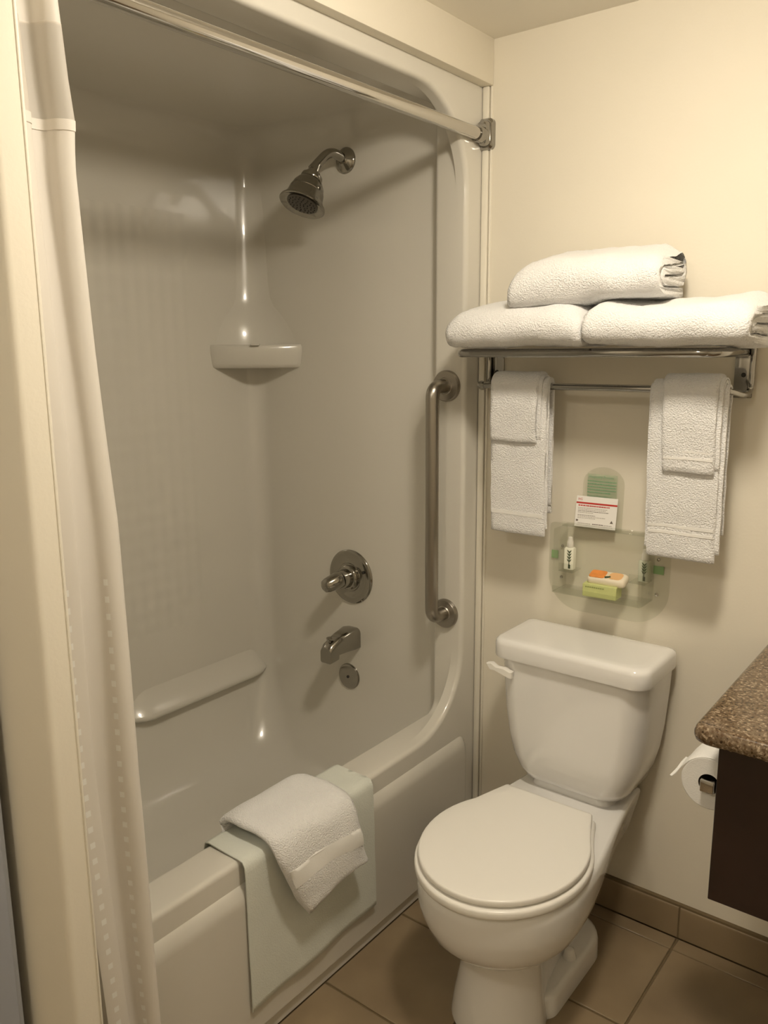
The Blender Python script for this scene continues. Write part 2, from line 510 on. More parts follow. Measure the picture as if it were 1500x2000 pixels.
def opening(e, r, n=14):
    rl = min(r, 0.09) + e
    return rrect(OY0 - e, OY1 + e, OZ0 - e, OZ1 + e, [r + e, r + e, rl, rl], n)
mb = MB()
outer = [Vector((0, y, z)) for y, z in ((-1.255, 0.0), (-0.0005, 0.0), (-0.0005, 2.05), (-1.255, 2.05))]
rf = 0.012
mb.add(face_with_hole(outer, [Vector((0, y, z)) for y, z in opening(rf, 0.20)]))
rings = []
for k in range(7):
    t = PI / 2 * k / 6
    rings.append([Vector((-rf + rf * math.cos(t), y, z)) for y, z in opening(rf * (1 - math.sin(t)), 0.20)])
rings.append([Vector((-0.032, y, z)) for y, z in opening(0, 0.20)])
mb.add(loft(rings, True, False, False))
mb.add(face_with_hole([Vector((-0.032, v.y, v.z)) for v in outer], [Vector((-0.032, y, z)) for y, z in opening(0, 0.20)]))
mb.add(loft([outer, [Vector((-0.032, v.y, v.z)) for v in outer]], True, False, False))
mb.build('front_flange', M['acrylic'], sur)
# reveal behind the flange, with small corner radius
rings = []
for X, e in ((-0.032, 0), (RV + 0.012, 0)): rings.append([Vector((X, y, z)) for y, z in opening(e, 0.035, 8)])
for k in range(1, 6):
    t = PI / 2 * k / 5
    rings.append([Vector((RV + 0.012 - 0.012 * math.sin(t), y, z)) for y, z in opening(0.012 * (1 - math.cos(t)), 0.035, 8)])
rings.append([Vector((RV - 0.0, y, z)) for y, z in opening(0.05, 0.035, 8)])
MB().add(loft(rings, True, False, False)).build('rim_reveal', M['acrylic'], sur)

def contour(ins, r, n=8, front=RV):
    x0, ye, yw = XB + ins, YE - ins, YW + ins
    p = [(front, ye)]
    for k in range(n + 1):
        t = PI / 2 + PI / 2 * k / n
        p.append((x0 + r + r * math.cos(t), ye - r + r * math.sin(t)))
    for k in range(n + 1):
        t = PI + PI / 2 * k / n
        p.append((x0 + r + r * math.cos(t), yw + r + r * math.sin(t)))
    p.append((front, yw))
    return p
rings = []
low = [(0.108, 0.20, 0.19, 0.14), (0.112, 0.15, 0.15, 0.16), (0.125, 0.11, 0.115, 0.15), (0.15, 0.075, 0.08, 0.14), (0.19, 0.05, 0.055, 0.12),
       (0.25, 0.03, 0.035, 0.10), (0.31, 0.015, 0.016, 0.08), (0.36, 0.006, 0.006, 0.066), (0.40, 0.002, 0.001, 0.062), (0.4225, 0.0005, 0.0, 0.06)]
for z, ins, fr, r in low:
    rings.append([Vector((x, y, z)) for x, y in contour(ins, r, front=RV - fr)])
nlow = len(low)
for z in (0.5, 0.9, 1.4, 1.85, 1.95):
    rings.append([Vector((x, y, z)) for x, y in contour(0, 0.06)])
for k in range(1, 9):
    t = PI / 2 * k / 8
    rings.append([Vector((x, y, 1.95 + 0.085 * math.sin(t))) for x, y in contour(0.085 * (1 - math.cos(t)), 0.06 + 0.05 * (1 - math.cos(t)))])
mb = MB(); mb.add(loft(rings, False))
np_ = len(rings[0])
mb.f += [(i * np_ + np_ - 1, i * np_, (i + 1) * np_, (i + 1) * np_ + np_ - 1) for i in range(nlow - 1)]
mb.f += [tuple(range(np_))]
mb.f += [tuple(range((len(rings) - 1) * np_, len(rings) * np_))]
mb.build('tub_and_walls', M['shell'], sur, angle=60)
# raised apron panel with sloped top edge, and toe strip
ap = [(-1.27, 0.040), (-0.060, 0.040)]
mb = MB()
def apring(x, e, zt): 
    return [Vector((x, y, z)) for y, z in rrect(-1.25, -0.055 - e, 0.036 + e * 0.4, zt, [0.004, 0.030, 0.004, 0.004], 6)]
mb.add(loft([apring(-0.002, 0.0, 0.384), apring(0.002, 0.0, 0.380), apring(0.007, 0.004, 0.372), apring(0.0115, 0.008, 0.362), apring(0.0135, 0.012, 0.354), apring(0.0138, 0.014, 0.346)]))
mb.build('apron_panel', M['acrylic'], sur)
MB().add(box(-0.01, 0.0035, -1.254, -0.002, 0.0, 0.030, 0.002, 1)).build('toe_strip', M['acrylic'], sur)

# corner shelf with flared column above
def corner_section(leg, bow, n=12, back=0.03):
    """chamfer across the far right corner, bowed outwards (bow>0) or hollow (bow<0)"""
    A = Vector((XB + 0.0, YE - leg * 0.86)); B = Vector((XB + leg, YE))
    p = []
    d = (B - A); nrm = Vector((d.y, -d.x)).normalized()
    if nrm.dot(Vector((1, -1))) < 0: nrm = -nrm
    for k in range(n + 1):
        s = k / n
        p.append(A.lerp(B, s) + nrm * bow * 4 * s * (1 - s))
    p.append(Vector((XB + leg, YE + back))); p.append(Vector((XB - back, YE + back))); p.append(Vector((XB - back, YE - leg * 0.86)))
    return p
col = [(1.98, 0.040, -0.006), (1.86, 0.058, -0.010), (1.74, 0.066, -0.011), (1.62, 0.072, -0.012), (1.58, 0.078, -0.013), (1.555, 0.092, -0.018), (1.535, 0.115, -0.026), (1.51, 0.140, -0.034), (1.485, 0.160, -0.041), (1.455, 0.176, -0.046), (1.43, 0.182, -0.048)]
MB().add(loft([[Vector((p.x, p.y, z)) for p in corner_section(l, b)] for z, l, b in col])).build('corner_column', M['acrylic'], sur, angle=60)
sec = [(1.371, 0.186, 0.012), (1.374, 0.194, 0.015), (1.385, 0.199, 0.018), (1.420, 0.205, 0.020), (1.434, 0.205, 0.020), (1.440, 0.202, 0.018), (1.4405, 0.192, 0.010)]
shelf = MB().add(loft([[Vector((p.x, p.y, z)) for p in corner_section(l, b, 16)] for z, l, b in sec])).build('corner_shelf', M['acrylic'], sur, angle=60)
mid = Vector((XB + 0.1025 + 0.0145, YE - 0.088 - 0.0165))
MB().add(box(-0.013, 0.013, -0.010, 0.010, -0.0035, 0.0022, 0.0015, 1)).xf(Matrix.Translation((mid.x, mid.y, 1.4405)) @ Matrix.Rotation(math.radians(41), 4, 'Z')).build('drain_notch', M['acrylic'], shelf)
# long soap ledge on the back wall and small grip
def ledge(y0, y1, d, z):
    prof = [(0.0, 0.085), (0.008, 0.060), (0.020, 0.035), (d - 0.006, 0.004), (d, -0.002), (d - 0.002, -0.012), (d - 0.010, -0.018), (0.012, -0.030), (0.0, -0.05)]
    rings = []
    n = 28
    for k in range(n + 1):
        s = k / n
        f = math.sin(PI / 2 * min(s, 1 - s) / 0.16) if min(s, 1 - s) < 0.16 else 1.0
        f = max(0.02, f) ** 0.8
        rings.append([Vector((XB - 0.006 + a * f, lerp(y0, y1, s), z + b * f)) for a, b in prof])
    return loft(rings)
MB().add(ledge(-0.60, -0.020, 0.050, 0.395)).build('soap_ledge', M['acrylic'], sur, angle=70)
MB().add(ledge(-0.80, -0.690, 0.040, 0.455)).build('grip_ledge', M['acrylic'], sur, angle=70)

# ------------------------------------------------------------------ shower fittings
xS = -0.412
t = thing('wall_shower', 'chrome bell shaped shower head on bent arm', 'shower', (xS, YE, 1.928))
mesh_obj('wall_flange', *lathe([(0.001, 0), (0.034, 0), (0.034, 0.002), (0.030, 0.007), (0.018, 0.012), (0.012, 0.018), (0.001, 0.018)], (xS, YE, 1.928), (0, -1, 0), 32), M['bathchrome'], t)
ap_ = [(xS, YE, 1.928), (xS - 0.004, -0.095, 1.945), (xS - 0.022, -0.148, 1.890)]
mesh_obj('arm', *tube(arc_path(ap_, 0.05, 10), 0.0125, 16), M['bathchrome'], t)
ax = Vector((-0.004, -0.050, -0.098)).normalized()
o0 = Vector((xS - 0.018, -0.136, 1.902))
prof = [(0.001, 0.0), (0.0135, 0.0), (0.0135, 0.022), (0.019, 0.023), (0.021, 0.030), (0.028, 0.033), (0.0295, 0.040), (0.028, 0.044), (0.034, 0.050), (0.041, 0.062), (0.0455, 0.078), (0.0462, 0.0785), (0.0455, 0.080),
        (0.0465, 0.081), (0.049, 0.096), (0.055, 0.108), (0.0615, 0.115), (0.0625, 0.119), (0.060, 0.121), (0.048, 0.116), (0.044, 0.1155), (0.001, 0.1155)]
hd = mesh_obj('head', *lathe(prof, o0, ax, 40), M['bathchrome'], t)
fc = mesh_obj('spray_face', *lathe([(0.001, 0.1150), (0.042, 0.1150), (0.042, 0.1172), (0.038, 0.1185), (0.001, 0.1190)], o0, ax, 32), plain('spray_face_grey', (0.10, 0.09, 0.075), 0.45), hd)
ua = (Vector((0, 0, 1)) - ax * ax.z).normalized(); ub = ax.cross(ua)
mb = MB()
for ring, cnt in ((0.035, 20), (0.026, 14), (0.016, 9), (0.006, 4)):
    for k in range(cnt):
        a = 2 * PI * k / cnt
        mb.add(lathe([(0.0001, 0), (0.0019, 0), (0.0014, 0.0022), (0.0001, 0.0024)], o0 + ax * 0.1185 + (ua * math.cos(a) + ub * math.sin(a)) * ring, ax, 6))
nz = mb.build('nozzles', M['dark'], hd); nz['kind'] = 'stuff'
mb = MB().add(tube([o0 + ax * 0.088 + (ua * math.cos(1.5) + ub * math.sin(1.5)) * 0.047, o0 + ax * 0.106 + (ua * math.cos(1.5) + ub * math.sin(1.5)) * 0.056], 0.004, 8))
mb.build('spray_lever', M['bathchrome'], hd)

t = thing('shower_valve', 'round chrome shower valve with lever handle above the spout', 'valve', (-0.416, YE, 0.757))
VC = Vector((-0.416, YE, 0.757))
es = mesh_obj('escutcheon', *lathe([(0.001, 0), (0.082, 0), (0.0825, 0.003), (0.079, 0.0065), (0.072, 0.0075), (0.068, 0.0065), (0.060, 0.0085), (0.044, 0.010), (0.0425, 0.013), (0.001, 0.013)], VC, (0, -1, 0), 48), M['bathchrome'], t)
mesh_obj('index_mark', *lathe([(0.001, 0), (0.005, 0), (0.005, 0.0016), (0.001, 0.0016)], VC + Vector((0.054, -0.009, 0.022)), (0, -1, 0), 12), M['dark'], es)
mesh_obj('hub', *lathe([(0.001, 0.012), (0.036, 0.012), (0.037, 0.020), (0.033, 0.024), (0.029, 0.025), (0.0275, 0.052), (0.026, 0.056), (0.001, 0.058)], VC, (0, -1, 0), 36), M['bathchrome'], t)
lp = [Vector((0.004, -0.052, 0.004)), Vector((0.0, -0.062, 0.002)), Vector((-0.006, -0.078, -0.003)), Vector((-0.012, -0.094, -0.008)), Vector((-0.016, -0.104, -0.011)), Vector((-0.0175, -0.108, -0.012))]
MB().add(tube([VC + p for p in lp], [0.024, 0.0255, 0.024, 0.022, 0.018, 0.010], 20)).build('lever', M['bathchrome'], t, angle=50)

t = thing('tub_spout', 'angular chrome tub spout with diverter knob', 'spout', (-0.412, YE, 0.562))
S0 = Vector((-0.412, 0, 0))
secs = [(YE, 0.537, 0.600, 0.029), (YE - 0.022, 0.538, 0.604, 0.030), (YE - 0.060, 0.540, 0.597, 0.027), (YE - 0.092, 0.540, 0.589, 0.024), (YE - 0.093, 0.527, 0.588, 0.024), (YE - 0.116, 0.523, 0.580, 0.0215), (YE - 0.126, 0.522, 0.568, 0.0205)]
MB().add(loft([[Vector((S0.x + a, y, b)) for a, b in rrect(-w, w, z0, z1, [0.006, 0.016, 0.016, 0.006], 5)] for y, z0, z1, w in secs])).build('body', M['bathchrome'], t, angle=35)
MB().add(lathe([(0.001, 0), (0.003, 0), (0.003, 0.010), (0.0085, 0.011), (0.0085, 0.015), (0.001, 0.016)], (S0.x, YE - 0.108, 0.581), (0, -0.1, 1), 16)).build('diverter_knob', M['bathchrome'], t)

t = thing('overflow_plate', 'round chrome overflow plate below the tub spout', 'drain cover', (-0.429, YE, 0.437))
OC = Vector((-0.429, YE + 0.004, 0.437))
mesh_obj('plate', *lathe([(0.001, 0), (0.040, 0), (0.0405, 0.006), (0.038, 0.010), (0.030, 0.0115), (0.001, 0.012)], OC, (0, -1, 0.02), 40), M['bathchrome'], t)
mesh_obj('screw', *lathe([(0.001, 0.011), (0.005, 0.011), (0.0045, 0.0138), (0.001, 0.0142)], OC, (0, -1, 0.02), 12), M['dark'], t)

# grab bar
gx_, gy_ = -0.052, OY1
gz1, gz2 = 1.331, 0.724
t = thing('grab_bar', 'vertical brushed steel grab bar on the surround edge', 'grab bar', (gx_, gy_, 0.72))
pth = arc_path([(gx_, gy_, gz1), (gx_ - 0.004, gy_ - 0.062, gz1), (gx_ - 0.004, gy_ - 0.062, gz2), (gx_, gy_, gz2)], 0.045, 8)
mesh_obj('bar', *tube(pth, 0.0172, 20), M['steel'], t)
for z in (gz1, gz2):
    mesh_obj('flange', *lathe([(0.001, 0), (0.0395, 0), (0.0395, 0.009), (0.037, 0.0125), (0.022, 0.0135), (0.020, 0.0155), (0.001, 0.0155)], (gx_, gy_, z), (0, -1, 0), 40), M['steel'], t)

# curtain rod
RX, RZ = 0.013, 1.929
t = thing('curtain_rod', 'straight chrome shower curtain rod along the top of the tub', 'curtain rod', (RX, -0.65, RZ))
mesh_obj('rod', *tube([(RX, -0.045, RZ), (RX, -0.4, RZ - 0.0005), (RX, -0.85, RZ - 0.001), (RX, -1.256, RZ - 0.002)], 0.0145, 24), M['chrome'], t)
br = MB()
for i, (y, e) in enumerate(()): pass
br.add(loft([[Vector((a, y, b)) for a, b in rrect(-0.012 + e, 0.034 - e, 1.898 + e, 1.970 - e, 0.012, 5)] for y, e in ((-0.0005, 0.0), (-0.012, 0.0), (-0.017, 0.004))]))
bk = br.build('bracket', M['rackchrome'], t)
mb = MB()
mb.add(loft([[Vector((a, y, b)) for a, b in rrect(0.000, 0.029, 1.905 + e, 1.963 - e, 0.010, 5)] for y, e in ((-0.016, 0.0), (-0.030, 0.003), (-0.036, 0.010))]))
mb.build('yoke', M['rackchrome'], bk)
MB().add(lathe([(0.001, 0), (0.0185, 0), (0.019, 0.004), (0.019, 0.022), (0.0175, 0.026), (0.001, 0.026)], (RX, -0.028, RZ), (0, -1, 0), 24)).build('collar', M['rackchrome'], t)
MB().add(box(-0.0115, -0.004, -0.0185, -0.016, 1.902, 1.914, 0.001, 1)).build('bracket_slot', M['dark'], bk)

# ------------------------------------------------------------------ shower curtain
cur = thing('shower_curtain', 'white shower curtain drawn to the near end of the tub', 'curtain', (0.03, -1.2, 0.06))
def curtain_pt(s, z):
    """s in 0..1 from hidden end to free edge"""
    zt = (1.9 - z) / 1.84
    yr = interp([(0.0, (-1.168,)), (0.03, (-1.164,)), (0.06, (-1.160,)), (0.09, (-1.1535,)), (0.12, (-1.157,)), (0.25, (-1.144,)), (0.40, (-1.1265,)), (0.62, (-1.127,)), (0.80, (-1.119,)), (1.0, (-1.108,))], zt)[0]
    yl = interp([(0.0, (-1.246,)), (0.6, (-1.232,)), (0.85, (-1.210,)), (1.0, (-1.192,))], zt)[0]
    amp = lerp(0.012, 0.018, zt)
    nf = 1.25
    ph = 2 * PI * nf * (s - 1) + 0.9
    xx = 0.036 + amp * math.cos(ph) + 0.006 * math.sin(5.3 * z + 4 * s) * (1 - 0.4 * zt)
    yy = lerp(yl, yr, s ** 0.9) + 0.010 * math.sin(2 * ph) * (1 - s)
    return Vector((xx, yy, z))
def curtain_part(name, z0, z1, nz, mat, off=0.0, parent=cur):
    ns = 72
    v = []; f = []; uvs = []
    for i in range(nz + 1):
        z = lerp(z0, z1, i / nz); arc = 0; prev = None
        row = []
        for j in range(ns + 1):
            p = curtain_pt(j / ns, z)
            q = curtain_pt(min(1, j / ns + 0.002), z); q0 = curtain_pt(max(0, j / ns - 0.002), z)
            d = q - q0; nrm = Vector((d.y, -d.x, 0)).normalized()
            v.append(p + nrm * off)
    for j in range(ns + 1): uvs.append(0)
    # arc length from the free edge, measured low on the curtain
    acc = [0.0] * (ns + 1)
    for j in range(ns - 1, -1, -1):
        acc[j] = acc[j + 1] + (curtain_pt(j / ns, 0.5) - curtain_pt((j + 1) / ns, 0.5)).length
    for i in range(nz):
        for j in range(ns):
            a = i * (ns + 1) + j
            f.append((a, a + 1, a + ns + 2, a + ns + 1))
    me = bpy.data.meshes.new(name); me.from_pydata([tuple(p) for p in v], [], f)
    for p in me.polygons: p.use_smooth = True
    uvl = me.uv_layers.new(name='cloth')
    for p in me.polygons:
        for li in p.loop_indices:
            vi = me.loops[li].vertex_index
            uvl.data[li].uv = (acc[vi % (ns + 1)] + 0.018, v[vi].z)
    me.materials.append(mat)
    o = bpy.data.objects.new(name, me); COL.objects.link(o)
    o.parent = parent; o.matrix_parent_inverse = parent.matrix_world.inverted()
    return o
curtain_part('header_band', 1.912, 1.852, 4, M['curtain_band'])
curtain_part('sheer_window', 1.854, 1.7215, 8, M['sheer'], 0.0004)
curtain_part('window_hem', 1.736, 1.722, 2, M['curtain_band'], 0.0012)
curtain_part('main_panel', 1.7225, 0.075, 60, M['curtain'])

# ------------------------------------------------------------------ cloth builders
def fuzz(v, amp, sc, seed=0):
    out = []
    for p in v:
        q = p * sc + Vector((seed * 3.1, seed * 1.7, seed))
        out.append(p + Vector((noise.noise(q), noise.noise(q + Vector((7, 3, 1))), noise.noise(q + Vector((1, 9, 5))))) * amp)
    return out

def ribbon(path, th, w0, w1, put, nx=14, seed=0, amp=0.003, sc=18, edge=0.35, wavy=0.0):
    """band of cloth: 2-D centre line `path`, thickness th, spread from w0 to w1; put(a, b, w) -> world"""
    n = len(path); P = [Vector(p) for p in path]
    L = []; R = []
    for i in range(n):
        d = (P[min(i + 1, n - 1)] - P[max(i - 1, 0)]).normalized()
        nn = Vector((-d.y, d.x))
        L.append(P[i] + nn * th / 2); R.append(P[i] - nn * th / 2)
    d0 = (P[0] - P[1]).normalized(); d1 = (P[-1] - P[-2]).normalized()
    loop = L + [P[-1] + d1 * th * 0.35] + R[::-1] + [P[0] + d0 * th * 0.35]
    ctr = P + [P[-1]] + P[::-1] + [P[0]]
    rings = []
    for k in range(nx + 1):
        s = k / nx
        w = lerp(w0, w1, s)
        e = 1.0
        dd = min(s, 1 - s) * abs(w1 - w0)
        if dd < th * edge * 1.01: e = 0.72 if dd < 1e-6 else 0.95
        rings.append([put(*(ctr[i].lerp(loop[i], e)), w) for i in range(len(loop))])
    v, f = loft(rings)
    return fuzz(v, amp, sc, seed), f

def spaced(w0, w1, th):
    return w0, w1

def resample(pts, step):
    P = [Vector(p) for p in pts]; out = [P[0]]
    for i in range(len(P) - 1):
        d = (P[i + 1] - P[i]).length; m = max(1, int(round(d / step)))
        for k in range(1, m + 1): out.append(P[i].lerp(P[i + 1], k / m))
    return out

# folded bath towel: the cloth wound into a flat roll, seen from the front and the right end
def folded_towel(name, label, loc, rot, L, D, Hh, seed, back_rise=0.0, turns=2):
    t = thing(name, label, 'towel', loc, 'bath towels on the rack')
    th = Hh / (2 * turns) * 0.985
    pts = []
    for k in range(turns):
        o = th * 0.5 + k * th
        a0, a1, b0, b1 = -D / 2 + o, D / 2 - o, o, Hh - o
        r = max(0.004, (b1 - b0) / 2 * 0.98)
        nn = 10
        # bottom from back to front, round the front fold, top to the back, round
        pts += [(lerp(a1 - r, a0 + r, s / 8), b0) for s in range(9)]
        pts += [(a0 + r - r * math.sin(PI * s / nn), b0 + r - r * math.cos(PI * s / nn)) for s in range(1, nn)]
        oo = th * 0.5 + (k + 1) * th
        if k < turns - 1:
            b0n = oo; rn = max(0.004, (b1 - b0n) / 2)
            pts += [(lerp(a0 + r, a1 - rn - th, s / 8), b1) for s in range(9)]
            pts += [(a1 - rn - th + rn * math.sin(PI * s / nn), b1 - rn + rn * math.cos(PI * s / nn)) for s in range(1, nn)]
        else:
            pts += [(lerp(a0 + r, a1 - 0.01, s / 8), b1) for s in range(9)]
    def put(a, b, w):
        s = (a + D / 2) / D
        q = Vector((w, a, b + back_rise * s * (b / Hh)))
        # soft rounded ends and a slack top
        u = abs(w) / (L / 2)
        q.z *= 1 - 0.16 * max(0, u - 0.82) / 0.18
        q.z += 0.006 * math.sin(w * 14 + seed) * (b / Hh)
        return Matrix.Translation(loc) @ rot @ q
    vf = ribbon(pts, th, -L / 2, L / 2, put, 30, seed, 0.0075, 11)
    vf = (fuzz(vf[0], 0.0022, 60, seed), vf[1])
    MB().add(vf).build('cloth', M['terry'], t, angle=80)
    return t

RK = 1.428   # top of the rack shelf
I4 = Matrix.Identity(4)
folded_towel('bath_towel', 'folded white bath towel at the left end of the rack', (0.219, -0.148, RK), I4, 0.325, 0.205, 0.072, 1, 0.046)
folded_towel('bath_towel', 'folded white bath towel at the right end of the rack', (0.552, -0.150, RK), Matrix.Rotation(math.radians(1.2), 4, 'Y'), 0.325, 0.215, 0.076, 5, 0.034)
folded_towel('bath_towel', 'folded white bath towel lying on top of the other two', (0.372, -0.136, RK + 0.088), Matrix.Rotation(math.radians(-3.5), 4, 'Y') @ Matrix.Rotation(math.radians(2), 4, 'Z'), 0.325, 0.20, 0.082, 9, 0.046)

# ------------------------------------------------------------------ towel rack
t = thing('towel_rack', 'chrome wall rack with towel shelf and lower bar', 'towel rack', (0.35, 0.0, 1.33))
BY, BZ = -0.095, 1.337
sy = -0.205
loop = arc_path([(0.052, -0.012, RK - 0.014), (0.052, -0.05, RK - 0.014), (0.055, sy, RK - 0.014), (0.655, sy, RK - 0.014), (0.652, -0.05, RK - 0.014), (0.652, -0.012, RK - 0.014)], 0.05, 8)
mesh_obj('shelf_frame', *tube(loop, 0.0095, 14), M['rackchrome'], t)
for y in (-0.165, -0.125, -0.085, -0.045):
    mesh_obj('shelf_rail', *tube([(0.053, y, RK - 0.010), (0.35, y, RK - 0.010), (0.653, y, RK - 0.010)], 0.005, 10), M['rackchrome'], t)
for x, s in ((0.054, 1), (0.648, -1)):
    p = mesh_obj('bracket_plate', *box(x - 0.019, x + 0.019, -0.006, 0.0, 1.318, 1.470, 0.002, 2), M['rackchrome'], t)
    for z in (1.366, 1.440):
        mesh_obj('screw', *lathe([(0.0001, 0), (0.005, 0), (0.004, 0.003), (0.0001, 0.0035)], (x, -0.006, z), (0, -1, 0), 12), M['dark'], p)
    for dx in (0.019, ):
        mesh_obj('bracket_loop', *tube(arc_path([(x - s * dx, -0.008, 1.462), (x - s * dx, -0.014, 1.40), (x - s * dx, -0.014, 1.335), (x - s * (dx - 0.002), -0.05, BZ - 0.012), (x + s * 0.004, BY, BZ)], 0.02, 6), 0.0062, 10), M['rackchrome'], t)
mesh_obj('towel_bar', *tube([(0.066, BY, BZ), (0.35, BY, BZ), (0.640, BY, BZ)], 0.0078, 14), M['rackchrome'], t)
for x in (0.064, 0.640):
    mesh_obj('bar_end', *lathe([(0.0001, -0.010), (0.0085, -0.008), (0.0105, 0.0), (0.0085, 0.008), (0.0001, 0.010)], (x, BY, BZ), (1, 0, 0), 14), M['rackchrome'], t)

# ------------------------------------------------------------------ hanging towels
def hang_path(front, back, r):
    pts = [(BY + r * 0.9, BZ - back), (BY + r * 0.95, BZ - back * 0.5), (BY + r, BZ - 0.01)]
    for k in range(1, 9):
        a = PI * k / 9
        pts.append((BY + r * math.cos(a), BZ + r * math.sin(a)))
    pts += [(BY - r, BZ - 0.01), (BY - r * 1.1, BZ - front * 0.35), (BY - r * 1.05, BZ - front * 0.7), (BY - r * 0.95, BZ - front)]
    return resample(pts, 0.011)

def hanging(name, label, group, layers, bands, seed, taper=0.0, lean=0.0, zref=0.35):
    """layers: (x0, x1, front, back, radius, thickness)"""
    t = thing(name, label, 'towel', (layers[0][0], BY, BZ), group)
    mb = MB()
    for i, (x0, x1, fr, bk, r, th) in enumerate(layers):
        xm = (x0 + x1) / 2
        def put(a, b, w):
            d = max(0, BZ - b) / zref
            return Vector((xm + (w - xm) * (1 - taper * d) + lean * d, a, b))
        mb.add(ribbon(hang_path(fr, bk, r), th, x0, x1, put, 16, seed + i * 3, 0.0022, 22))
    mb.build('cloth', M['terry'], t, angle=80)
    x0, x1, fr, bk, r, th = layers[0]
    for (d0, d1, proud) in bands:
        v = []
        zs = [BZ - lerp(d0, d1, k / 3) for k in range(4)]
        rings = []
        for k in range(9):
            s = k / 8
            row = []
            xm = (x0 + x1) / 2
            for z in zs:
                d = (BZ - z) / zref
                w = lerp(x0 + 0.003, x1 - 0.003, s)
                row.append(Vector((xm + (w - xm) * (1 - taper * d) + lean * d, BY - r * 1.0 - th / 2 - proud, z)))
            back_ = [p + Vector((0, 0.006, 0)) for p in row[::-1]]
            rings.append(row + back_)
        v, f = loft(rings)
        MB().add((fuzz(v, 0.0016, 22, seed), f)).build('woven_band', M['woven'], t)
    return t

g1, g2 = 'hand towels on the rack bar', 'washcloths on the rack bar'
hanging('hand_towel', 'white hand towel hanging at the left of the rack bar', g1,
        [(0.104, 0.250, 0.352, 0.30, 0.0175, 0.010), (0.107, 0.253, 0.335, 0.28, 0.0110, 0.006)], [(0.300, 0.309, 0.0008)], 2, 0.02, 0.004)
hanging('washcloth', 'small white washcloth draped over the left hand towel', g2,
        [(0.109, 0.231, 0.128, 0.10, 0.0300, 0.010), (0.112, 0.240, 0.122, 0.10, 0.0245, 0.004)], [(0.086, 0.092, 0.0008)], 4, 0.02, 0.0)
hanging('hand_towel', 'white hand towel hanging at the right of the rack bar', g1,
        [(0.496, 0.642, 0.356, 0.30, 0.0175, 0.010), (0.488, 0.650, 0.340, 0.30, 0.0110, 0.006)], [(0.286, 0.292, 0.0008), (0.300, 0.306, 0.0008)], 6, 0.03, 0.004)
hanging('washcloth', 'small white washcloth draped over the right hand towel', g2,
        [(0.522, 0.634, 0.168, 0.12, 0.0300, 0.010), (0.524, 0.642, 0.160, 0.12, 0.0245, 0.004)], [(0.122, 0.128, 0.0008), (0.138, 0.143, 0.0008)], 8, 0.06, 0.006, 0.18)

# ------------------------------------------------------------------ bath mat and towel on the tub rim
t = thing('bath_mat', 'thin grey green bath mat hung over the tub rim', 'bath mat', (0.01, -0.68, 0.1))
pth = resample([(-0.112, 0.33), (-0.106, 0.41), (-0.100, 0.436), (-0.090, 0.4395), (-0.045, 0.4385), (-0.004, 0.4385), (0.0105, 0.436), (0.0165, 0.425), (0.0185, 0.39), (0.0195, 0.34), (0.0205, 0.24), (0.0215, 0.16), (0.022, 0.108)], 0.012)
def putm(a, b, w):
    d = max(0.0, 0.42 - b)
    return Vector((a + 0.0022 * math.sin(w * 26 + 1) * (d / 0.3 if a > 0 else 0), w, b + (w + 0.68) * 0.03 * (1 if b < 0.2 else 0)))
MB().add(ribbon(pth, 0.0036, -0.882, -0.480, putm, 30, 3, 0.0010, 16)).build('cloth', M['mat'], t, angle=80)

t = thing('rim_towel', 'thick folded white towel draped over the mat on the tub rim', 'towel', (0.0, -0.7, 0.45))
left = [(-0.118, -0.838, 0.40), (-0.108, -0.838, 0.440), (-0.086, -0.835, 0.458), (-0.045, -0.832, 0.459), (0.004, -0.830, 0.457), (0.030, -0.824, 0.440), (0.040, -0.808, 0.39), (0.044, -0.785, 0.335), (0.046, -0.745, 0.262)]
right = [(-0.118, -0.600, 0.40), (-0.108, -0.600, 0.440), (-0.086, -0.598, 0.458), (-0.040, -0.596, 0.459), (0.012, -0.596, 0.458), (0.044, -0.594, 0.440), (0.054, -0.586, 0.39), (0.054, -0.572, 0.335), (0.050, -0.556, 0.285)]
def catmull(P, m=5):
    P = [Vector(p) for p in P]; out = []
    for i in range(len(P) - 1):
        p0, p1, p2, p3 = P[max(i - 1, 0)], P[i], P[i + 1], P[min(i + 2, len(P) - 1)]
        for k in range(m):
            s = k / m
            out.append(0.5 * ((2 * p1) + (p2 - p0) * s + (2 * p0 - 5 * p1 + 4 * p2 - p3) * s * s + (3 * p1 - p0 - 3 * p2 + p3) * s ** 3))
    out.append(P[-1]); return out
LC, RC = catmull(left), catmull(right)
